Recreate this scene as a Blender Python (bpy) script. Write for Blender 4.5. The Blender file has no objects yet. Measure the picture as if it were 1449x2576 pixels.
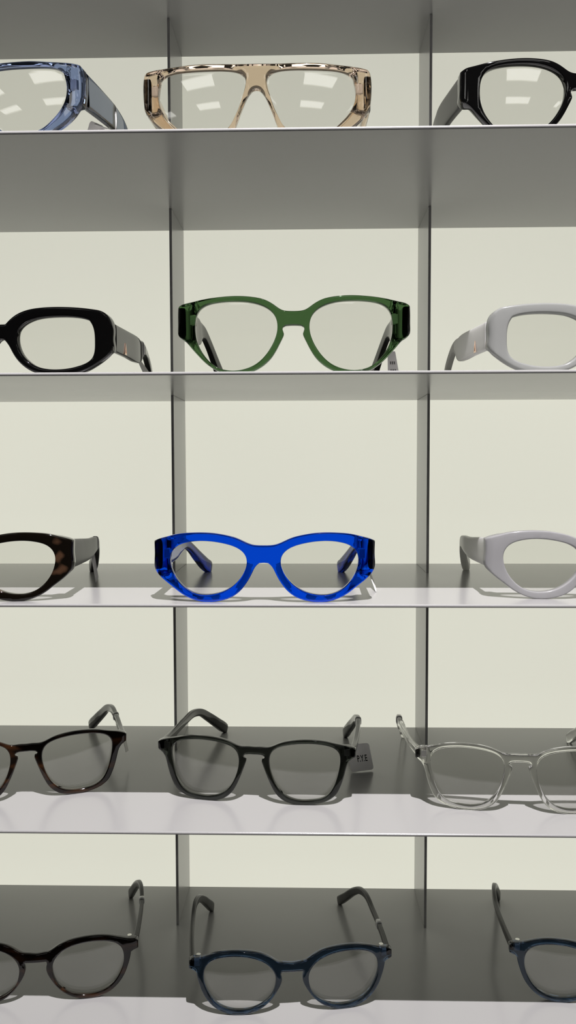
import bpy, bmesh, math
import numpy as np
from mathutils import Vector, Matrix
from mathutils.geometry import delaunay_2d_cdt

SC = bpy.context.scene
COL = SC.collection
MM = 0.001
WRAP = 0.0012            # face-form curve of a front, per mm

# ---------------------------------------------------------------- materials
def nodes(name):
    m = bpy.data.materials.new(name); m.use_nodes = True
    nt = m.node_tree; nt.nodes.clear()
    out = nt.nodes.new('ShaderNodeOutputMaterial')
    return m, nt, out
def principled(name, col, rough=.3, metal=0., trans=0., ior=1.49, spec=.5, coat=0.):
    m, nt, out = nodes(name)
    p = nt.nodes.new('ShaderNodeBsdfPrincipled')
    p.inputs['Base Color'].default_value = (*col, 1)
    p.inputs['Roughness'].default_value = rough
    p.inputs['Metallic'].default_value = metal
    p.inputs['Transmission Weight'].default_value = trans
    p.inputs['IOR'].default_value = ior
    p.inputs['Specular IOR Level'].default_value = spec
    p.inputs['Coat Weight'].default_value = coat
    nt.links.new(p.outputs[0], out.inputs[0])
    return m, nt, p, out

def mat_shelf():
    m, nt, p, out = principled('satin_grey_lacquer', (.31, .31, .305), .22, spec=.5)
    tc = nt.nodes.new('ShaderNodeTexCoord')
    n = nt.nodes.new('ShaderNodeTexNoise'); n.inputs['Scale'].default_value = 900; n.inputs['Detail'].default_value = 3
    nt.links.new(tc.outputs['Object'], n.inputs['Vector'])
    b = nt.nodes.new('ShaderNodeBump'); b.inputs['Strength'].default_value = .06; b.inputs['Distance'].default_value = .0004
    nt.links.new(n.outputs[0], b.inputs['Height']); nt.links.new(b.outputs[0], p.inputs['Normal'])
    n2 = nt.nodes.new('ShaderNodeTexNoise'); n2.inputs['Scale'].default_value = 9
    nt.links.new(tc.outputs['Object'], n2.inputs['Vector'])
    mr = nt.nodes.new('ShaderNodeMapRange'); mr.inputs['To Min'].default_value = .19; mr.inputs['To Max'].default_value = .25
    nt.links.new(n2.outputs[0], mr.inputs[0]); nt.links.new(mr.outputs[0], p.inputs['Roughness'])
    return m
def mat_panel():
    m, nt, p, out = principled('backlit_opal_acrylic', (.5, .5, .47), .45, spec=.3)
    tc = nt.nodes.new('ShaderNodeTexCoord')
    sp = nt.nodes.new('ShaderNodeSeparateXYZ'); nt.links.new(tc.outputs['Object'], sp.inputs[0])
    # emission strength graded by height, weaker towards the top shelves
    mr = nt.nodes.new('ShaderNodeMapRange')
    mr.inputs['From Min'].default_value = .05; mr.inputs['From Max'].default_value = .34
    mr.inputs['To Min'].default_value = PANEL_LOW; mr.inputs['To Max'].default_value = PANEL_HIGH
    nt.links.new(sp.outputs['Z'], mr.inputs[0])
    n = nt.nodes.new('ShaderNodeTexNoise'); n.inputs['Scale'].default_value = 3.5; n.inputs['Detail'].default_value = 1
    nt.links.new(tc.outputs['Object'], n.inputs['Vector'])
    m2 = nt.nodes.new('ShaderNodeMapRange'); m2.inputs['To Min'].default_value = .96; m2.inputs['To Max'].default_value = 1.04
    nt.links.new(n.outputs[0], m2.inputs[0])
    mu = nt.nodes.new('ShaderNodeMath'); mu.operation = 'MULTIPLY'
    nt.links.new(mr.outputs[0], mu.inputs[0]); nt.links.new(m2.outputs[0], mu.inputs[1])
    p.inputs['Emission Color'].default_value = (1.0, .995, .85, 1)
    nt.links.new(mu.outputs[0], p.inputs['Emission Strength'])
    return m
PANEL_LOW, PANEL_HIGH = .66, .525

def mat_lens():
    # thin demo lens: clear, reflecting by its refractive index
    m, nt, out = nodes('clear_demo_lens')
    tr = nt.nodes.new('ShaderNodeBsdfTransparent'); tr.inputs[0].default_value = (.975, .975, .965, 1)
    gl = nt.nodes.new('ShaderNodeBsdfGlossy'); gl.inputs['Roughness'].default_value = .0
    ge = nt.nodes.new('ShaderNodeNewGeometry')
    io = nt.nodes.new('ShaderNodeMapRange'); io.inputs['To Min'].default_value = 1.6; io.inputs['To Max'].default_value = 1/1.6
    nt.links.new(ge.outputs['Backfacing'], io.inputs[0])
    fr = nt.nodes.new('ShaderNodeFresnel'); nt.links.new(io.outputs[0], fr.inputs['IOR'])
    mx = nt.nodes.new('ShaderNodeMixShader')
    nt.links.new(fr.outputs[0], mx.inputs[0]); nt.links.new(tr.outputs[0], mx.inputs[1]); nt.links.new(gl.outputs[0], mx.inputs[2])
    nt.links.new(mx.outputs[0], out.inputs[0])
    return m
def mat_crystal(name, col, rough=.02):
    return principled(name, col, rough, trans=1.0)[0]
def mat_solid(name, col, rough=.08, coat=0., spec=.5):
    return principled(name, col, rough, coat=coat, spec=spec)[0]
def mat_milky(name, col, mix=.5):
    m, nt, p, out = principled(name, col, .12)
    t = nt.nodes.new('ShaderNodeBsdfTranslucent'); t.inputs[0].default_value = (*col, 1)
    mx = nt.nodes.new('ShaderNodeMixShader'); mx.inputs[0].default_value = mix
    nt.links.new(p.outputs[0], mx.inputs[1]); nt.links.new(t.outputs[0], mx.inputs[2]); nt.links.new(mx.outputs[0], out.inputs[0])
    return m
def mat_tortoise(name, dark, light, scale, lo, hi, stretch=(1, 1, 1), rough=.07):
    m, nt, p, out = principled(name, dark, rough)
    tc = nt.nodes.new('ShaderNodeTexCoord')
    mp = nt.nodes.new('ShaderNodeMapping'); mp.inputs['Scale'].default_value = stretch
    nt.links.new(tc.outputs['Object'], mp.inputs[0])
    n = nt.nodes.new('ShaderNodeTexNoise'); n.inputs['Scale'].default_value = scale; n.inputs['Detail'].default_value = 1.5
    nt.links.new(mp.outputs[0], n.inputs['Vector'])
    r = nt.nodes.new('ShaderNodeValToRGB'); e = r.color_ramp.elements
    e[0].position = lo; e[0].color = (*dark, 1); e[1].position = hi; e[1].color = (*light, 1)
    nt.links.new(n.outputs[0], r.inputs[0]); nt.links.new(r.outputs[0], p.inputs['Base Color'])
    return m
def mat_emit(name, col, s):
    m, nt, out = nodes(name)
    e = nt.nodes.new('ShaderNodeEmission'); e.inputs[0].default_value = (*col, 1); e.inputs[1].default_value = s
    nt.links.new(e.outputs[0], out.inputs[0]); return m
def mat_rough(name, col, scale=40, amt=.15, rough=.8):
    m, nt, p, out = principled(name, col, rough)
    tc = nt.nodes.new('ShaderNodeTexCoord')
    n = nt.nodes.new('ShaderNodeTexNoise'); n.inputs['Scale'].default_value = scale; n.inputs['Detail'].default_value = 4
    nt.links.new(tc.outputs['Object'], n.inputs['Vector'])
    r = nt.nodes.new('ShaderNodeValToRGB'); e = r.color_ramp.elements
    e[0].color = (*[c*(1-amt) for c in col], 1); e[1].color = (*[min(1, c*(1+amt)) for c in col], 1)
    nt.links.new(n.outputs[0], r.inputs[0]); nt.links.new(r.outputs[0], p.inputs['Base Color'])
    return m

M = dict(
    shelf=mat_shelf(), panel=mat_panel(), lens=mat_lens(),
    slate=mat_crystal('slate_blue_crystal_acetate', (.27, .35, .60)),
    champagne=mat_crystal('champagne_crystal_acetate', (.84, .67, .51)),
    green=mat_crystal('bottle_green_acetate', (.075, .155, .06)),
    cobalt=mat_crystal('cobalt_blue_acetate', (.0015, .078, .95)),
    clear=mat_crystal('clear_crystal_acetate', (.90, .90, .88)),
    smoke=mat_crystal('smoke_black_acetate', (.045, .05, .045)),
    navy=mat_crystal('navy_crystal_acetate', (.05, .088, .155)),
    black=mat_solid('polished_black_acetate', (.002, .002, .002), .03),
    dark_temple=mat_solid('polished_dark_temple_acetate', (.016, .016, .015), .06, spec=.2),
    cobalt_temple=mat_crystal('dark_cobalt_temple_acetate', (.001, .018, .26)),
    slate_temple=mat_crystal('dark_slate_temple_acetate', (.15, .185, .27)),
    milky_temple=mat_milky('milky_temple_acetate', (.80, .80, .78), .5),
    matt_temple=principled('matt_dark_temple_acetate', (.018, .018, .017), .3, spec=.25)[0],
    lilac=mat_milky('milky_lilac_grey_acetate', (.41, .42, .405)),
    lilac_bright=mat_milky('milky_pale_lilac_acetate', (.47, .47, .475)),
    tortoise=mat_tortoise('dark_tortoise_acetate', (.004, .003, .002), (.055, .029, .016), 80, .655, .735, rough=.03),
    brown=mat_tortoise('dark_brown_horn_acetate', (.006, .004, .003), (.055, .021, .007), 60, .50, .74, (.6, 1, 2.6), .05),
    steel=principled('bright_steel', (.92, .91, .87), .38, metal=1)[0],
    rose=principled('rose_gold_metal', (.85, .62, .48), .2, metal=1)[0],
    gold=principled('pale_gold_metal', (.8, .72, .5), .2, metal=1)[0],
    card=mat_rough('grey_tag_card', (.84, .83, .80), 300, .04, .6),
    band=mat_milky('frosted_tag_plastic', (.88, .88, .86), .2),
    ink=mat_solid('black_ink', (.01, .01, .01), .6),
    faint=mat_solid('faded_grey_ink', (.14, .135, .13), .6),
    lamp=mat_emit('ceiling_light_diffuser', (1, .985, .94), 3.2),
    ceil=mat_rough('white_ceiling_paint', (.42, .42, .41), 60, .04),
    wall=mat_rough('shop_wall_paint', (.20, .20, .19), 60, .06),
    floor=mat_rough('dark_shop_floor', (.07, .068, .064), 30, .2, .5),
    fitting=principled('black_lamp_housing', (.02, .02, .02), .4)[0],
)

# ---------------------------------------------------------------- objects
def tag(o, label=None, cat=None, group=None, kind=None):
    if label: o['label'] = label
    if cat: o['category'] = cat
    if group: o['group'] = group
    if kind: o['kind'] = kind
    return o
def mesh_obj(name, verts, faces, mat, parent=None, smooth=True):
    me = bpy.data.meshes.new(name); me.from_pydata([tuple(v) for v in verts], [], faces); me.update()
    b = bmesh.new(); b.from_mesh(me); bmesh.ops.recalc_face_normals(b, faces=b.faces[:]); b.to_mesh(me); b.free()
    me.materials.append(mat)
    if smooth: me.polygons.foreach_set('use_smooth', [True]*len(me.polygons))
    o = bpy.data.objects.new(name, me); COL.objects.link(o)
    if parent: o.parent = parent
    return o
def empty(name, loc, rz=0):
    o = bpy.data.objects.new(name, None); COL.objects.link(o)
    o.location = loc; o.rotation_euler = (0, 0, rz); o.empty_display_size = .02
    return o
def box(name, a, b, mat, parent=None, bev=0.):
    x0, y0, z0 = a; x1, y1, z1 = b
    v = [(x0,y0,z0),(x1,y0,z0),(x1,y1,z0),(x0,y1,z0),(x0,y0,z1),(x1,y0,z1),(x1,y1,z1),(x0,y1,z1)]
    f = [(0,3,2,1),(4,5,6,7),(0,1,5,4),(1,2,6,5),(2,3,7,6),(3,0,4,7)]
    o = mesh_obj(name, v, f, mat, parent, False)
    if bev:
        m = o.modifiers.new('bevel', 'BEVEL'); m.width = bev; m.segments = 3; m.limit_method = 'ANGLE'
    return o

# ---------------------------------------------------------------- outlines
def smooth_loop(pts, step=.7, corner=38, closed=True):
    """Catmull-Rom through traced points, straight into the sharp corners."""
    P = np.array(pts, float); n = len(P); out = []
    def ang(i):
        a = P[i]-P[(i-1) % n]; b = P[(i+1) % n]-P[i]
        c = np.dot(a, b)/(np.linalg.norm(a)*np.linalg.norm(b)+1e-9)
        return math.degrees(math.acos(max(-1, min(1, c))))
    cn = [ang(i) > corner for i in range(n)]
    for i in range(n):
        p1, p2 = P[i], P[(i+1) % n]; L = np.linalg.norm(p2-p1)
        if L < 1e-6: continue
        def tan(j):
            a, b, c = P[(j-1) % n], P[j], P[(j+1) % n]
            l1, l2 = np.linalg.norm(b-a)+1e-9, np.linalg.norm(c-b)+1e-9
            t = (b-a)/l1*l2+(c-b)/l2*l1
            return t/(np.linalg.norm(t)+1e-9)
        t1 = (p2-p1)/L if cn[i] else tan(i)
        t2 = (p2-p1)/L if cn[(i+1) % n] else tan((i+1) % n)
        k = max(1, int(round(L/step)))
        for j in range(k):
            s = j/k; h1 = 2*s**3-3*s**2+1; h2 = s**3-2*s**2+s; h3 = -2*s**3+3*s**2; h4 = s**3-s**2
            out.append(h1*p1+h2*L*t1+h3*p2+h4*L*t2)
    return np.array(out)
def relax(loop, it, keep=28):
    """Even out tracing wobble away from corners."""
    L = loop.copy(); n = len(L)
    a = L-np.roll(L, 3, 0); b = np.roll(L, -3, 0)-L
    c = (a*b).sum(1)/(np.linalg.norm(a, axis=1)*np.linalg.norm(b, axis=1)+1e-9)
    hard = np.degrees(np.arccos(np.clip(c, -1, 1))) > keep
    w = np.where(hard, 0, .5)[:, None]
    for _ in range(it):
        L = L+w*((np.roll(L, 1, 0)+np.roll(L, -1, 0))/2-L)
    return L
def inside(pts, loop):
    x, y = pts[:, 0], pts[:, 1]; r = np.zeros(len(pts), bool)
    a = loop; b = np.roll(loop, -1, 0)
    for (x1, y1), (x2, y2) in zip(a, b):
        c = ((y1 > y) != (y2 > y))
        with np.errstate(divide='ignore', invalid='ignore'):
            xi = (x2-x1)*(y-y1)/(y2-y1)+x1
        r ^= c & (x < xi)
    return r
def dist(pts, loops):
    d = np.full(len(pts), 1e9)
    for lp in loops:
        a = lp; b = np.roll(lp, -1, 0); ab = b-a; l2 = (ab**2).sum(1)+1e-12
        for i in range(0, len(pts), 400):
            p = pts[i:i+400, None, :]
            t = np.clip(((p-a)*ab).sum(2)/l2, 0, 1)
            q = a+t[..., None]*ab
            d[i:i+400] = np.minimum(d[i:i+400], np.sqrt(((p-q)**2).sum(2)).min(1))
    return d
def area(lp):
    x, y = lp[:, 0], lp[:, 1]; return .5*np.sum(x*np.roll(y, -1)-np.roll(x, -1)*y)
def plate(name, outer, holes, bev, yfront, yback, mat, parent, grid=1.6):
    """A solid plate cut to an outline, with rounded rims; front and back surfaces are functions of x, z."""
    loops = [outer]+holes; pts = [np.vstack(loops)]
    for k, lp in enumerate(loops):
        s = 1 if area(lp) > 0 else -1
        if k: s = -s
        t = np.roll(lp, -1, 0)-np.roll(lp, 1, 0); t /= np.linalg.norm(t, axis=1)[:, None]+1e-9
        nrm = np.stack([-t[:, 1], t[:, 0]], 1)*s
        for f in (.10, .32, .65, 1.0):
            q = lp+nrm*bev*f
            q = q[dist(q, loops) > bev*f*.96]; pts.append(q)
    lo, hi = outer.min(0), outer.max(0)
    gx, gy = np.meshgrid(np.arange(lo[0], hi[0], grid), np.arange(lo[1], hi[1], grid))
    g = np.stack([gx.ravel(), gy.ravel()], 1)
    g = g[inside(g, outer)]
    for h in holes: g = g[~inside(g, h)]
    if len(g): g = g[dist(g, loops) > bev+grid*.45]; pts.append(g)
    allp = np.vstack(pts); edges = []; o = 0
    for lp in loops:
        n = len(lp); edges += [(o+i, o+(i+1) % n) for i in range(n)]; o += n
    V, E, F, *_ = delaunay_2d_cdt([Vector(p) for p in allp], edges, [], 0, 1e-5)
    V = np.array([tuple(v) for v in V]); F = np.array([tuple(f) for f in F if len(f) == 3])
    cen = V[F].mean(1); ok = inside(cen, outer)
    for h in holes: ok &= ~inside(cen, h)
    F = F[ok]
    u, v, w = V[F[:, 0]], V[F[:, 1]], V[F[:, 2]]
    sgn = (v[:, 0]-u[:, 0])*(w[:, 1]-u[:, 1])-(w[:, 0]-u[:, 0])*(v[:, 1]-u[:, 1])
    F = F[abs(sgn) > 1e-7]; sgn = sgn[abs(sgn) > 1e-7]
    F[sgn < 0] = F[sgn < 0][:, ::-1]
    d = dist(V, loops); t = np.clip(d/bev, 0, 1); h = bev*(1-np.sqrt(np.clip(1-(1-t)**2, 0, 1)))
    yf = yfront(V[:, 0], V[:, 1])+h; yb = yback(V[:, 0], V[:, 1])-h
    n = len(V)
    verts = [(V[i, 0]*MM, yf[i]*MM, V[i, 1]*MM) for i in range(n)]+[(V[i, 0]*MM, yb[i]*MM, V[i, 1]*MM) for i in range(n)]
    faces = [tuple(int(a) for a in f) for f in F]+[tuple(int(a)+n for a in f[::-1]) for f in F]
    cnt = {}
    for f in F:
        for a, b in ((f[0], f[1]), (f[1], f[2]), (f[2], f[0])):
            cnt[(int(a), int(b))] = 1
    for (a, b) in list(cnt):
        if (b, a) not in cnt: faces.append((b, a, a+n, b+n))
    return mesh_obj(name, verts, faces, mat, parent)

def section_path(st, step=1.6):
    """Resample temple stations (x, y, z, height, width) smoothly."""
    S = np.array(st, float); out = []
    for i in range(len(S)-1):
        p0 = S[max(0, i-1)]; p1 = S[i]; p2 = S[i+1]; p3 = S[min(len(S)-1, i+2)]
        L = np.linalg.norm(p2[:3]-p1[:3]); l0 = max(np.linalg.norm(p1[:3]-p0[:3]), 1e-6); l3 = max(np.linalg.norm(p3[:3]-p2[:3]), 1e-6)
        m1 = (p2-p1) if i == 0 else ((p1-p0)/l0*L+(p2-p1)*1.0)/2
        m2 = (p2-p1) if i == len(S)-2 else ((p2-p1)+(p3-p2)/l3*L)/2
        k = max(2, int(L/step))
        for j in range(k):
            s = j/k; out.append((2*s**3-3*s**2+1)*p1+(s**3-2*s**2+s)*m1+(-2*s**3+3*s**2)*p2+(s**3-s**2)*m2)
    out.append(S[-1]); return np.array(out)
def loft(name, path, mat, parent, grow=0., power=3.2, seg=20):
    verts, faces = [], []; n = len(path)
    for i, (x, y, z, h, w) in enumerate(path):
        a = path[max(0, i-1)][:3]; b = path[min(n-1, i+1)][:3]
        T = Vector(b-a).normalized(); U = Vector((0, 0, 1)); U = (U-T*U.dot(T)).normalized(); S = T.cross(U)
        for j in range(seg):
            t = 2*math.pi*(j+.5)/seg; c, s = math.cos(t), math.sin(t)
            cx = math.copysign(abs(c)**(2/power), c)*(w/2+grow); cz = math.copysign(abs(s)**(2/power), s)*(h/2+grow)
            verts.append((Vector((x, y, z))+S*cx+U*cz)*MM)
    for i in range(n-1):
        for j in range(seg):
            k = (j+1) % seg; faces.append((i*seg+j, i*seg+k, (i+1)*seg+k, (i+1)*seg+j))
    faces.append(tuple(range(seg))[::-1]); faces.append(tuple((n-1)*seg+j for j in range(seg)))
    return mesh_obj(name, verts, faces, mat, parent)
def cylinder(name, c, r, h, mat, parent, seg=20):
    v = [(c[0]+r*math.cos(2*math.pi*i/seg), c[1]+r*math.sin(2*math.pi*i/seg), c[2]+s*h/2) for s in (-1, 1) for i in range(seg)]
    f = [(i, (i+1) % seg, seg+(i+1) % seg, seg+i) for i in range(seg)]+[tuple(range(seg))[::-1], tuple(range(seg, 2*seg))]
    v = [Vector(p)*MM for p in v]; return mesh_obj(name, v, f, mat, parent, False)

# ---------------------------------------------------------------- eyeglass models (half outlines in mm, measured)
MODELS = {
 'A': dict(o=[(0.0, 45.34), (-12.06, 45.28), (-28.41, 45.86), (-39.4, 45.89), (-47.16, 45.3), (-56.1, 44.65), (-63.99, 43.88), (-67.4, 43.1), (-68.79, 41.3), (-69.41, 37.61), (-69.5, 30.14), (-69.0, 24.74), (-68.26, 20.4), (-66.58, 18.34), (-64.35, 14.74), (-61.89, 12.21), (-55.96, 7.43), (-47.59, 3.31), (-38.71, 0.73), (-28.78, 0.0), (-19.98, 1.84), (-15.04, 4.89), (-11.72, 11.17), (-9.84, 16.42), (-7.86, 21.14), (-6.21, 24.8), (-4.34, 28.15), (-2.38, 30.22), (0.0, 30.92)],
   l=[(-6.14, 36.4), (-7.21, 39.06), (-9.91, 41.01), (-14.25, 42.18), (-20.78, 42.81), (-30.62, 43.01), (-40.53, 42.99), (-48.3, 42.62), (-54.46, 41.24), (-57.85, 38.83), (-59.61, 32.57), (-59.67, 27.24), (-58.82, 22.91), (-56.95, 19.04), (-54.19, 15.13), (-50.86, 11.72), (-46.43, 7.73), (-39.79, 4.73), (-30.95, 3.6), (-24.35, 4.42), (-18.3, 7.1), (-15.33, 10.2), (-13.34, 14.39), (-11.14, 18.57), (-8.92, 24.86), (-6.93, 31.15)]),
 'C': dict(o=[(0.0, 31.26), (-2.48, 31.5), (-4.52, 33.62), (-8.56, 36.78), (-12.57, 38.75), (-18.13, 40.35), (-24.44, 41.17), (-32.29, 41.56), (-40.11, 41.49), (-47.91, 41.06), (-55.69, 40.18), (-61.91, 38.96), (-64.61, 37.04), (-66.89, 32.71), (-67.25, 30.72), (-66.98, 22.73), (-67.43, 15.55), (-66.22, 13.12), (-63.06, 10.27), (-58.31, 6.6), (-54.36, 4.16), (-48.84, 1.7), (-41.77, 0.37), (-33.91, 0.0), (-26.04, 0.6), (-18.96, 2.34), (-14.26, 5.11), (-9.58, 9.48), (-6.5, 14.24), (-3.82, 19.39), (-1.47, 21.78), (0.0, 22.17)],
   l=[(-9.74, 24.53), (-10.36, 27.7), (-12.39, 30.07), (-16.4, 32.61), (-21.95, 34.45), (-28.26, 35.28), (-36.1, 35.59), (-43.92, 35.38), (-50.15, 34.52), (-54.03, 33.24), (-55.94, 30.49), (-56.89, 26.53), (-57.11, 20.16), (-56.87, 14.57), (-55.63, 10.57), (-52.07, 7.73), (-47.34, 5.92), (-41.05, 4.43), (-33.97, 3.82), (-27.68, 4.11), (-21.4, 5.68), (-16.71, 8.69), (-12.83, 12.65), (-10.54, 17.41), (-9.67, 21.37)]),
 'D': dict(o=[(0.0, 37.85), (-5.28, 38.11), (-7.24, 38.56), (-10.73, 41.08), (-14.0, 43.28), (-18.37, 45.28), (-23.84, 46.45), (-29.33, 47.1), (-35.94, 47.36), (-43.7, 47.02), (-51.5, 46.27), (-57.11, 45.37), (-62.76, 44.15), (-69.0, 42.85), (-70.95, 41.83), (-71.22, 37.68), (-71.18, 31.11), (-70.9, 24.3), (-70.0, 23.18), (-66.38, 21.1), (-63.01, 17.17), (-58.53, 12.13), (-53.5, 7.09), (-47.37, 2.92), (-41.8, 0.86), (-35.13, 0.0), (-28.48, 0.68), (-23.51, 2.36), (-18.54, 5.13), (-14.13, 9.0), (-10.27, 14.6), (-7.52, 19.99), (-5.87, 23.44), (-5.86, 25.38), (-6.62, 27.01), (-6.4, 28.09), (-4.76, 29.16), (-2.03, 29.46), (0.0, 29.44)],
   l=[(-35.96, 44.22), (-29.35, 43.86), (-22.76, 42.66), (-17.29, 40.63), (-12.93, 37.55), (-10.75, 34.61), (-9.67, 30.82), (-9.69, 26.5), (-10.79, 22.19), (-13.0, 17.34), (-15.76, 13.03), (-19.62, 8.73), (-24.04, 5.52), (-29.57, 3.41), (-35.12, 2.51), (-40.67, 2.81), (-45.68, 4.21), (-50.69, 7.58), (-54.59, 12.04), (-57.92, 17.59), (-59.78, 24.19), (-60.07, 29.66), (-59.68, 34.56), (-58.3, 38.33), (-56.03, 40.98), (-52.09, 42.71), (-45.94, 43.83), (-40.39, 44.22)]),
 'E': dict(o=[(0.0, 34.39), (-2.7, 34.39), (-7.59, 34.93), (-11.4, 36.56), (-16.84, 39.05), (-23.4, 40.66), (-29.98, 41.72), (-37.7, 42.11), (-45.48, 41.83), (-53.31, 40.99), (-60.09, 39.15), (-65.21, 37.76), (-67.28, 36.63), (-67.02, 29.45), (-66.58, 18.71), (-65.45, 17.3), (-61.52, 13.5), (-55.9, 9.19), (-50.31, 4.88), (-44.74, 2.0), (-39.18, 0.34), (-32.52, 0.0), (-25.88, 0.86), (-20.36, 2.57), (-15.95, 5.35), (-12.1, 9.22), (-8.79, 14.17), (-6.59, 18.55), (-4.93, 21.84), (-2.75, 23.7), (0.0, 24.14)],
   l=[(-57.18, 26.3), (-56.59, 29.06), (-55.1, 31.84), (-51.7, 34.41), (-46.65, 36.01), (-39.96, 36.95), (-32.22, 36.79), (-24.53, 35.63), (-17.97, 33.81), (-13.07, 31.1), (-10.57, 27.83), (-10.05, 24.01), (-10.94, 20.18), (-13.15, 15.79), (-17.01, 11.38), (-21.42, 8.05), (-26.95, 5.58), (-33.59, 4.39), (-40.25, 4.73), (-45.81, 6.84), (-50.82, 10.95), (-54.7, 16.4), (-56.67, 21.89)]),
 'F': dict(o=[(0.0, 37.27), (-4.06, 37.73), (-7.35, 37.24), (-10.1, 37.43), (-12.85, 38.6), (-17.26, 40.55), (-23.93, 42.14), (-31.79, 42.95), (-39.74, 42.84), (-46.64, 42.1), (-53.61, 40.42), (-60.67, 39.03), (-64.84, 37.53), (-66.16, 36.62), (-65.98, 31.82), (-62.55, 29.91), (-61.04, 27.81), (-59.9, 24.0), (-58.55, 18.53), (-56.27, 12.04), (-53.4, 6.72), (-48.77, 3.26), (-42.43, 1.07), (-34.43, 0.0), (-26.5, 0.32), (-19.75, 2.37), (-14.71, 6.58), (-10.8, 13.44), (-8.0, 20.21), (-6.32, 24.69), (-5.21, 28.04), (-5.42, 29.67), (-6.84, 30.36), (-7.06, 31.23), (-5.73, 32.17), (0.0, 32.46)],
   l=[(-56.28, 32.17), (-55.43, 35.03), (-53.06, 37.47), (-48.4, 39.19), (-40.91, 40.32), (-32.94, 40.45), (-23.95, 39.61), (-17.28, 38.03), (-12.86, 35.86), (-10.68, 32.69), (-9.94, 27.79), (-10.74, 22.25), (-12.99, 15.52), (-16.36, 9.79), (-20.29, 5.99), (-25.35, 3.62), (-31.0, 2.73), (-37.82, 3.16), (-44.13, 4.26), (-48.73, 7.18), (-52.17, 12.44), (-54.43, 18.93), (-55.88, 25.5)]),
 'G': dict(o=[(0.0, 33.38), (-5.06, 34.3), (-8.2, 34.35), (-10.81, 35.87), (-14.46, 38.39), (-19.66, 40.83), (-26.93, 42.3), (-35.23, 42.96), (-42.49, 42.77), (-49.76, 41.54), (-55.99, 39.61), (-62.24, 37.62), (-66.93, 36.6), (-67.67, 35.81), (-67.71, 30.85), (-64.39, 29.89), (-62.84, 28.65), (-62.35, 25.43), (-60.83, 20.07), (-58.28, 13.65), (-54.17, 7.8), (-49.0, 3.55), (-42.77, 0.89), (-35.48, 0.0), (-28.18, 0.76), (-20.86, 3.82), (-14.57, 9.01), (-10.36, 14.78), (-7.73, 19.52), (-6.66, 23.79), (-7.39, 26.53), (-6.97, 28.13), (0.0, 27.98)],
   l=[(-58.18, 26.62), (-57.09, 32.04), (-53.95, 35.88), (-48.74, 38.11), (-41.48, 39.22), (-33.18, 39.18), (-24.87, 37.63), (-18.64, 35.09), (-13.44, 30.59), (-10.85, 25.08), (-11.08, 19.68), (-12.98, 13.27), (-17.71, 8.05), (-23.99, 4.45), (-31.3, 2.98), (-38.59, 3.05), (-45.86, 5.21), (-51.55, 9.47), (-55.67, 15.88), (-57.7, 21.24)]),
}

# thickness, rim rounding, extra depth of the end pieces, their z range, lens bulge, temple stations (x, y from hinge or absolute, z, h, w)
SPEC = {
 'A': dict(T=6.0, bev=1.5, ext=4, ez=(20, 42), ex=60, hinge=(60.5, 33), st=[(66.8,0,31.5,20,5),(66.8,40,33.5,18,4.6),(66.3,66,35,15.5,4.4),(65.3,84,34.5,12,4.2),(63.5,100,30,9,4.2),(60,124,17,8.5,4.4),(56,144,4.5,7,4.4),(55.4,147,3.5,4,3)]),
 'C': dict(T=6.5, bev=1.3, ext=4, ez=(15, 34), ex=60, hinge=(60, 25), st=[(65,0,24.2,17,4.4),(65,45,24.5,17.2,4.2),(65,66,24.4,17.6,4),(64.5,76,24.8,16,4),(64,83,27.2,11,4),(63.5,91,28,7,3.8),(62,103,26,6,3.8),(60,122,16.5,6.5,4),(57,140,5,7,4.2),(56.2,146,3.4,4,3)]),
 'D': dict(T=5.5, bev=.9, ext=5, ez=(22, 44), ex=62, hinge=(60, 34), st=[(68.5,0,33,18,4.6),(68.5,45,35.5,17.8,4.4),(68,66,37,18.6,4.2),(67.5,76,37.6,17,4.2),(67,83,39.5,11,4),(66,92,39.5,8,4),(64,105,34,7,4),(60.5,122,22,7.5,4.4),(56,140,7.5,8.5,4.8),(54,148,3.5,6,4)]),
 'E': dict(T=5.2, bev=.8, ext=4, ez=(17, 39), ex=59, hinge=(57.5, 29), st=[(64.6,0,28,18,4.4),(64.6,40,27,16.5,4.2),(64.4,70,26.2,14,4),(64,90,27.4,10.5,4),(63,102,27.6,7.6,4),(60.8,114,23.5,6.5,4.6),(57.2,128,15.6,8,5.4),(53.2,141,8,9.4,5.8),(51,148,5,8.6,5.2),(50.4,150.6,4,5,3.4)]),
 'F': dict(T=4.0, bev=.75, ext=2.2, ez=(29, 39), ex=61, hinge=(58.5, 34.2), st=[(64.0,0,34,6,3.6),(64.4,35,32.4,5.4,3.4),(64.2,68,32,5.2,3.4),(63,90,31.8,5.6,3.6),(60.8,103,29,6,3.8),(57.8,117,21.6,7,4.2),(53.6,130,13,7.8,4.6),(50.4,141.5,5.8,7.8,4.6),(49.6,144.8,3.9,6,3.6),(49.5,145.9,3.3,3.4,2.2)]),
 'G': dict(T=4.0, bev=.75, ext=2.0, ez=(29, 39), ex=62, hinge=(60.5, 34), st=[(65.6,0,33.6,5.4,3.3),(66.4,35,33.4,4.6,3.0),(66.2,66,33,4.3,3.0),(64.8,84,34.6,4.6,3.1),(62.4,96,32.6,5.2,3.4),(59.4,108,26,6,3.8),(55.8,120.5,16.2,6.6,4.2),(53,132,7.6,7,4.4),(52.3,136,4.8,6,3.6),(52.2,137.2,4,3.4,2.2)]),
}
def full_outline(h):
    P = [tuple(p) for p in h]; R = [(-x, z) for x, z in P[1:-1]][::-1]
    return P+R
CACHE = {}
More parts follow.
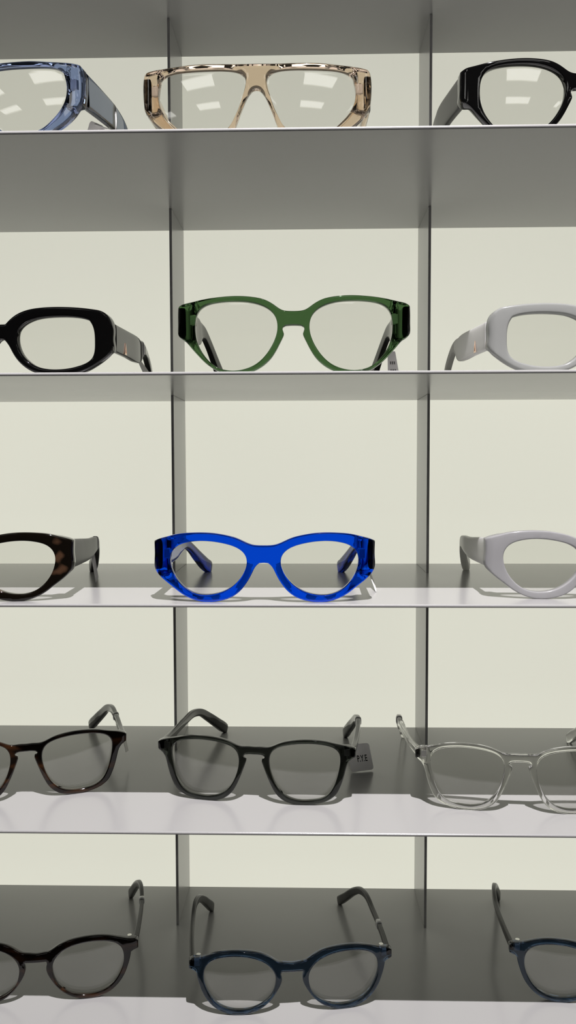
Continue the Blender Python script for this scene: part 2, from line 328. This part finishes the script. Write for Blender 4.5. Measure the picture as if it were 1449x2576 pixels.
def build_glasses(model, loc, yaw, frame_mat, temple_mat, label, group, tilt=0., emblem=False, joint=None, splay=(1, 1)):
    s = SPEC[model]; md = MODELS[model]
    root = empty('eyeglasses', loc, yaw); tag(root, label, 'eyeglasses', group)
    T, bev, ext, (ez0, ez1), ex = s['T'], s['bev'], s['ext'], s['ez'], s['ex']
    if model not in CACHE:
        lens = relax(smooth_loop(md['l'], .8), 14)
        out = relax(smooth_loop(full_outline(md['o']), .8), 10)
        CACHE[model] = (out, lens)
    out, lens = CACHE[model]; lensR = lens*np.array([-1, 1])
    def sm(a, b, v): t = np.clip((v-a)/(b-a), 0, 1); return t*t*(3-2*t)
    facet = s.get('facet', 4.5 if model in 'ACDE' else 1.0)
    edge = abs(out[:, 0]).max()
    def yf(x, z): return WRAP*x*x+facet*np.clip((abs(x)-(edge-3.2))/3.2, 0, 1)**1.3*.55
    def yb(x, z): return WRAP*x*x+T+ext*sm(ex-3, ex+1, abs(x))*sm(ez0-2, ez0+1, z)*(1-sm(ez1+2, ez1+5, z))
    fr = plate('front_frame', out, [lens, lensR], bev, yf, yb, frame_mat, root)
    for lp in (lens, lensR):
        c = (lp.min(0)+lp.max(0))/2; big = c+(lp-c)*(1+.45/18)
        lt, lo_ = (.055, -1.0) if model in 'FG' else (0, -1.7)      # pantoscopic set of the lens
        def lf(x, z, c=c, lt=lt, lo_=lo_): return WRAP*x*x+T*.5+lo_-lt*(z-c[1])+.0016*((x-c[0])**2)+.0020*((z-c[1])**2)
        plate('lens', big, [], .2, lf, lambda x, z, lf=lf: lf(x, z)+1.5, M['lens'], root, 2.2)
    y0 = WRAP*64**2+T+ext
    for side in (-1, 1):
        st = [list(q) for q in s['st']]; st[0][1] = y0
        p = section_path(st)
        k = splay[0 if side < 0 else 1]
        tt = np.clip((p[:, 1]-y0)/(st[-1][1]-y0), 0, 1)
        p[:, 0] = (p[:, 0]+(k-1)*20*tt)*side
        # let the tip just rest on the shelf
        low = min(a[2]-a[3]/2*.74-.25 for a in p[-8:])
        p[:, 2] -= (low)*tt
        tp = loft('temple', p, temple_mat, root, power=7 if model in 'ACD' else 4.5, seg=32 if model in 'ACDE' else 24)
        hx, hz = s['hinge']; hx *= side
        hg = cylinder('hinge', (hx+side*1.0, y0+(2.6 if model in 'FG' else .6)-ext, hz+(.8 if model in 'FG' else 0)), 1.5 if model in 'FG' else 1.3, 5.2 if model in 'FG' else 6.5, M['steel'], root)
        sz = 2.1 if model in 'FG' else 2.8
        bx = box('hinge_plate', (min(hx, hx+side*3.4)*MM, (WRAP*hx*hx+T-.2)*MM, (hz-sz)*MM), (max(hx, hx+side*3.4)*MM, (WRAP*hx*hx+T+2.0)*MM, (hz+sz)*MM), M['steel'], hg, .0002)
        if emblem:
            i = int(np.argmin(abs(p[:, 1]-emblem))); x, y, z, h, w = p[i]
            zb = z-h/2+.5; X = side*(abs(x)+w/2+.05); t = .5*side
            tri = lambda a, b, c, d: [(X, a, zb+b), (X, c, zb+b), (X, (a+c)/2, zb+d)]
            A = [(X, y-2.2, zb), (X, y+2.2, zb), (X, y+.2, zb+7.6)]; B = [(X+t, q[1]*1.0, q[2]) for q in A]
            cy, cz = y, zb+2.5
            C = [(X+t, cy+(q[1]-cy)*.55, cz+(q[2]-cz)*.6) for q in A]; D = [(X+t*.3, c[1], c[2]) for c in C]
            V = [Vector(q)*MM for q in A+B+C+D]
            F = [(0, 1, 4, 3), (1, 2, 5, 4), (2, 0, 3, 5), (3, 4, 7, 6), (4, 5, 8, 7), (5, 3, 6, 8), (6, 7, 10, 9), (7, 8, 11, 10), (8, 6, 9, 11), (9, 10, 11), (2, 1, 0)]
            mesh_obj('emblem', V, F, M['rose'], tp, False)
        if joint:
            q = p[:2].copy(); q[1] = q[0]+(q[1]-q[0])*.35
            loft('hinge_trim', q, joint, tp, .25)
        root['_p%d' % (0 if side < 0 else 1)] = 0
        del root['_p%d' % (0 if side < 0 else 1)]
        PATHS[(root.name, side)] = p
    return root
PATHS = {}

def rounded_card(name, quad, mat, parent, r=.16, th=.0004):
    Q = [Vector(q) for q in quad]                   # TL TR BR BL
    pn_ = (Q[1]-Q[0]).cross(Q[3]-Q[0]).normalized(); Q[2] = Q[2]-pn_*(Q[2]-Q[0]).dot(pn_)
    def P(u, v): return (Q[0]*(1-u)+Q[1]*u)*(1-v)+(Q[3]*(1-u)+Q[2]*u)*v
    w = ((Q[1]-Q[0]).length+(Q[2]-Q[3]).length)/2; h = ((Q[3]-Q[0]).length+(Q[2]-Q[1]).length)/2
    ru = min(.45, r*min(w, h)/w); rv = min(.45, r*min(w, h)/h); uv = []
    for cu, cv, a0 in ((1-ru, rv, -90), (1-ru, 1-rv, 0), (ru, 1-rv, 90), (ru, rv, 180)):
        for k in range(7):
            a = math.radians(a0+15*k); uv.append((cu+ru*math.cos(a), cv+rv*math.sin(a)))
    N = (Q[1]-Q[0]).cross(Q[3]-Q[0]).normalized(); n = len(uv)
    V = [P(*c)+N*th/2 for c in uv]+[P(*c)-N*th/2 for c in uv]
    F = [tuple(range(n))[::-1], tuple(range(n, 2*n))]+[(i, (i+1) % n, n+(i+1) % n, n+i) for i in range(n)]
    return mesh_obj(name, V, F, mat, parent, False), P, N
def world_path(root, side, y0, y1):
    p = PATHS[(root.name, side)]; sel = p[(p[:, 1] >= y0) & (p[:, 1] <= y1)].copy()
    return sel
def price_tag(glasses, side, y0, y1, label, quad=None, r=.16, strip=True):
    """A band round one temple, with the card that hangs from it."""
    sel = world_path(glasses, side, y0, y1)
    root = empty('price_tag', (0, 0, 0)); tag(root, label, 'price tag', 'price tags on the temples')
    b = loft('band', sel, M['band'], root, .55)
    W = Matrix.Translation(glasses.location) @ Matrix.Rotation(glasses.rotation_euler.z, 4, 'Z')
    mid = W @ (Vector(sel[len(sel)//2][:3])*MM)
    W2 = Matrix.Translation(-mid) @ W
    root.location = mid; b.data.transform(W2)
    if quad:
        q = [Vector(c)-mid for c in quad]
        c, P, N = rounded_card('card', q, M['card'], root, r)
        if strip:
            bot = W2 @ ((Vector(sel[-1][:3])-Vector((0, 0, sel[-1][3]/2)))*MM)
            bo2 = W2 @ ((Vector(sel[0][:3])-Vector((0, 0, sel[0][3]/2)))*MM)
            rounded_card('strip', [bo2, bot, P(.72, .06), P(.3, .06)], M['band'], root, .05, .0003)
        return root, c, P, N
    return root, None, None, None
def print_on(card, P, N, text, uvbox, mat):
    cu = bpy.data.curves.new('lettering', 'FONT'); cu.body = text; cu.size = 1; cu.extrude = 0; cu.offset = .018; cu.resolution_u = 3
    tmp = bpy.data.objects.new('lettering', cu); COL.objects.link(tmp)
    bpy.context.view_layer.update()
    me = bpy.data.meshes.new_from_object(tmp.evaluated_get(bpy.context.evaluated_depsgraph_get()))
    COL.objects.unlink(tmp); bpy.data.objects.remove(tmp)
    co = np.array([v.co[:] for v in me.vertices]); lo, hi = co.min(0), co.max(0)
    u0, v0, u1, v1, = uvbox
    sgn = -1 if N.y > 0 else 1
    for v, c in zip(me.vertices, co):
        u = u0+(u1-u0)*(c[0]-lo[0])/(hi[0]-lo[0]); w = v1+(v0-v1)*(c[1]-lo[1])/(hi[1]-lo[1])
        v.co = P(u, w)+N*sgn*.0003
    me.materials.clear(); me.materials.append(mat); me.name = 'lettering'
    o = bpy.data.objects.new('lettering', me); COL.objects.link(o); o.parent = card
    return o

# ---------------------------------------------------------------- shelving
Z = [.33219, .19344, .05415, -.08335, -.22210, -.36198]
TH = .002; D = .20765; YD = .14634; XL, XR = -.10480, .09128; BAY = XR-XL
XS0, XS1 = XL-2*BAY, XR+2*BAY
unit = empty('display_shelving', ((XS0+XS1)/2, D, -.502))
tag(unit, 'satin grey metal wall shelving with thin shelves, short upright dividers and glowing cream back', 'shelving')
def upart(name, a, b, mat, bev=0.):
    off = unit.location
    return box(name, [a[i]-off[i] for i in range(3)], [b[i]-off[i] for i in range(3)], mat, unit, bev)
levels = [Z[0]+.139]+Z+[Z[5]-.139]
for z in levels:
    upart('shelf_board', (XS0, 0, z-TH), (XS1, D, z), M['shelf'], .0009)
for a, b in zip(levels[1:], levels[:-1]):
    for i, x in enumerate((XL-BAY, XL, XR-.002, XR+BAY-.002)):
        upart('divider', (x, YD, a), (x+.002, D, b-TH), M['shelf'], .0003)
pn = upart('light_panel', (XS0, D, levels[-1]-TH), (XS1, D+.008, levels[0]), M['panel'])
pn['label'] = 'backlit cream panel'
pn.data.transform(Matrix.Translation(unit.location)); pn.location = -unit.location
for x0, x1 in ((XS0-.012, XS0), (XS1, XS1+.012)):
    upart('side_panel', (x0, 0, levels[-1]-TH), (x1, D+.008, levels[0]), M['shelf'], .0006)

# ---------------------------------------------------------------- the shop around it
FZ, CZ = -1.45, 1.45
def structure(name, a, b, mat):
    o = box(name, a, b, mat); tag(o, kind='structure'); return o
structure('floor', (-4, -7, FZ-.1), (4, .4, FZ), M['floor'])
structure('ceiling', (-4, -7, CZ), (4, .4, CZ+.1), M['ceil'])
yb_ = D+.012
wv = [(-4, yb_, FZ), (4, yb_, FZ), (4, yb_, CZ), (-4, yb_, CZ)]
structure('wall_back', (-4, yb_, FZ), (4, .4, CZ), M['wall'])
structure('wall_left', (-4.1, -7, FZ), (-4, .4, CZ), M['wall'])
structure('wall_right', (4, -7, FZ), (4.1, .4, CZ), M['wall'])
structure('wall_front', (-4, -7.1, FZ), (4, -7, CZ), M['wall'])
k = 0
where = ['in the row nearest the shelving', 'in the row farther from the shelving']
for j, y in enumerate((-2.05, -3.0)):
    for i, x in enumerate((-2.0, -.75, .5, 1.75)):
        r = empty('ceiling_light', (x, y, CZ))
        side = ['far left', 'left of centre', 'right of centre', 'far right'][i]
        tag(r, 'rectangular ceiling light panel %s, %s' % (where[j], side), 'ceiling light', 'ceiling light panels')
        for a, b in (((-.30, -.19), (.30, -.17)), ((-.30, .17), (.30, .19)), ((-.30, -.17), (-.28, .17)), ((.28, -.17), (.30, .17))):
            box('frame', (a[0], a[1], -.012), (b[0], b[1], 0), M['ceil'], r)
        box('diffuser', (-.279, -.169, -.010), (.279, .169, -.001), M['lamp'], r)

# track spotlight over the aisle
SP = Vector((.10, -.54, 1.126))
r = empty('spotlight', (SP.x, SP.y, CZ)); tag(r, 'small black spotlight hanging from the ceiling in front of the shelving', 'spotlight')
cylinder('stem', (0, 0, (CZ-SP.z)*-500+60), 8, (CZ-SP.z)*1000-140, M['fitting'], r)
aim = (Vector((0, .02, -.15))-SP).normalized()
hs = bpy.data.meshes.new('housing'); vs = []; fs = []; n = 28
q = aim.to_track_quat('Z', 'Y')
prof = [(.0, -.09), (.03, -.09), (.034, -.08), (.034, .02), (.030, .02), (.026, -.01), (0, -.012)]
for rr, zz in prof:
    for i in range(n):
        a = 2*math.pi*i/n; vs.append(q @ Vector((rr*math.cos(a), rr*math.sin(a), zz))+Vector((0, 0, SP.z-CZ))-aim*.022)
for i in range(len(prof)-1):
    for j in range(n): fs.append((i*n+j, i*n+(j+1) % n, (i+1)*n+(j+1) % n, (i+1)*n+j))
mesh_obj('housing', vs, fs, M['fitting'], r)
ld = bpy.data.lights.new('spot_lamp', 'SPOT'); ld.energy = SPOT_W = 170; ld.color = (1, .955, .975); ld.shadow_soft_size = .006
ld.spot_size = math.radians(75); ld.spot_blend = .6
lo = bpy.data.objects.new('spot_lamp', ld); COL.objects.link(lo); lo.location = SP+aim*.002
lo.rotation_euler = aim.to_track_quat('-Z', 'Y').to_euler()

w = bpy.data.worlds.new('world'); SC.world = w; w.use_nodes = True
w.node_tree.nodes['Background'].inputs[0].default_value = (.06, .06, .056, 1)

# ---------------------------------------------------------------- the glasses
top = lambda k: Z[k]
G5 = 'eyeglasses on the shelves'
g = {}
def G(key, *a, **kw): g[key] = build_glasses(*a, **kw)

G('A1', 'A', (-.2035, .0177, top(1)), -.1432, M['slate'], M['slate_temple'], 'slate blue see-through glasses with a flat top bar, cut off at top left', G5)
G('A2', 'A', (-.0313, .0200, top(1)), 0, M['champagne'], M['champagne'], 'champagne crystal flat-topped glasses in the middle of the top shelf', G5)
G('D1', 'D', (.1628, .0225, top(1)), .0435, M['black'], M['matt_temple'], 'chunky black glasses reflecting ceiling lights, at top right', G5, joint=M['gold'], splay=(1.35, 1))
G('C1', 'C', (-.1878, .0190, top(2)), -.0726, M['black'], M['black'], 'black thick oval glasses with a rose gold emblem, left of the green pair', G5, emblem=35)
G('D2', 'D', (-.0093, .0170, top(2)), 0, M['green'], M['dark_temple'], 'bottle green see-through glasses with a keyhole bridge', G5)
G('C2', 'C', (.1764, .0179, top(2)), .0675, M['lilac'], M['milky_temple'], 'milky grey thick oval glasses with a rose gold emblem, right of the green pair', G5, splay=(1.35, 1), emblem=35)
G('E1', 'E', (-.2121, .0060, top(3)), .0543, M['tortoise'], M['matt_temple'], 'dark tortoiseshell glasses on the shelf left of the cobalt blue pair', G5)
G('E2', 'E', (-.0273, .0064, top(3)), -.003, M['cobalt'], M['cobalt_temple'], 'bright cobalt blue see-through glasses', G5)
G('E3', 'E', (.1767, .0202, top(3)), .0137, M['lilac_bright'], M['milky_temple'], 'milky pale grey glasses on the shelf right of the cobalt blue pair', G5)
G('F1', 'F', (-.1872, .0470, top(4)), .3106, M['brown'], M['dark_temple'], 'dark brown squarish glasses, cut off at the left above the round brown pair', G5)
G('F2', 'F', (-.0364, .0436, top(4)), -.1125, M['smoke'], M['dark_temple'], 'smoke black squarish glasses with a lettered card tag', G5)
G('F3', 'F', (.1340, .0315, top(4)), -.0834, M['clear'], M['clear'], 'clear colourless crystal glasses at the right', G5, splay=(2.0, 1.55))
G('G1', 'G', (-.1839, .0471, top(5)), .1303, M['brown'], M['matt_temple'], 'dark brown round glasses on the bottom shelf at left', G5, splay=(1.7, 1))
G('G2', 'G', (-.0113, .0402, top(5)), .1189, M['navy'], M['matt_temple'], 'navy blue round glasses in the middle of the bottom shelf', G5)
G('G3', 'G', (.2029, .0523, top(5)), -.0411, M['navy'], M['matt_temple'], 'navy blue round glasses cut off at bottom right', G5)


# ---------------------------------------------------------------- price tags
price_tag(g['A1'], 1, 60, 64, 'grey price tag hanging under the temple of the slate blue glasses, top shelf',
          [(-.1477,.0850,.2323),(-.1390,.0880,.2294),(-.1350,.0880,.2100),(-.1547,.0850,.2085)])
t, c, P, N = price_tag(g['D2'], 1, 62, 76, 'small printed price tag hanging from the temple of the green glasses',
          [(.0529,.0780,.0753),(.0580,.0780,.0753),(.0612,.0750,.0556),(.0530,.0750,.0556)], r=.08)
for v in (.35, .62):
    for k in range(3):
        a, b = .25+k*.2, .36+k*.2
        q = [P(a, v)-N*0, P(b, v), P(b, v+.1), P(a, v+.1)]; s_ = -1 if N.y > 0 else 1
        mesh_obj('print_mark', [x+N*s_*.0004 for x in q], [(0, 1, 2, 3)], M['faint'], c, False)
price_tag(g['E1'], 1, 94, 98, 'narrow price tag seen edge-on, hanging from the tortoiseshell glasses',
          [(-.1536,.092,-.0643),(-.1516,.094,-.0634),(-.1468,.084,-.0787),(-.1474,.080,-.0818)], r=.05)
price_tag(g['E2'], 1, 84, 87, 'small folded price tag standing behind the right rim of the cobalt blue glasses',
          [(.0409,.0750,-.0743),(.0429,.0870,-.0763),(.0450,.0620,-.0830),(.0433,.0480,-.0830)], r=.05)
price_tag(g['F1'], 1, 66, 69, 'pointed grey price tag hanging behind the dark brown glasses on the left',
          [(-.1347,.1000,-.1984),(-.1371,.1200,-.2050),(-.1358,.1200,-.2137),(-.1325,.1000,-.2079)], r=.05)
t, c, P, N = price_tag(g['F2'], 1, 84, 88, 'grey card price tag with black lettering on the smoke black glasses',
          [(.0267,.1050,-.2033),(.0432,.1100,-.2033),(.0467,.1050,-.2212),(.0302,.1000,-.2216)], r=.12)
print_on(c, P, N, 'P.Y.E', (.36, .42, .80, .665), M['ink'])
price_tag(g['C1'], 1, 84, 87, 'grey flap price tag at the end of the black oval glasses temple',
          [(-0.1219,0.1000,0.0759), (-0.1211,0.1040,0.0761), (-0.1149,0.1250,0.0669), (-0.1191,0.1150,0.0650)])
price_tag(g['F3'], -1, 86, 90, 'frosted tag band round the temple of the clear crystal glasses')
price_tag(g['G1'], 1, 66, 70, 'white tag band round the temple of the dark brown round glasses at bottom left')
price_tag(g['G2'], 1, 41, 47, 'white tag band round the right temple of the navy glasses in the bottom middle bay')

# ---------------------------------------------------------------- camera
cam = bpy.data.cameras.new('camera'); co = bpy.data.objects.new('camera', cam); COL.objects.link(co)
R = ((.999691, .024703, -.002666), (-.001262, -.056695, -.998391), (-.024815, .998086, -.056646))
rt, dn, fw = (Vector(x) for x in R)
mw = Matrix(((rt.x, -dn.x, -fw.x, 0), (rt.y, -dn.y, -fw.y, -.5), (rt.z, -dn.z, -fw.z, 0), (0, 0, 0, 1)))
co.matrix_world = mw
cam.sensor_fit = 'VERTICAL'; cam.sensor_height = 24; cam.lens = 2136.04/2576*24; cam.clip_start = .01; cam.clip_end = 30
SC.camera = co
vs_ = SC.view_settings; vs_.view_transform = 'Standard'; vs_.look = 'None'; vs_.exposure = 0; vs_.gamma = 1; vs_.use_curve_mapping = False
SC.cycles.max_bounces = 14; SC.cycles.transparent_max_bounces = 24; SC.cycles.transmission_bounces = 12; SC.cycles.glossy_bounces = 6
SC.cycles.caustics_reflective = False; SC.cycles.caustics_refractive = False; SC.cycles.sample_clamp_indirect = 4
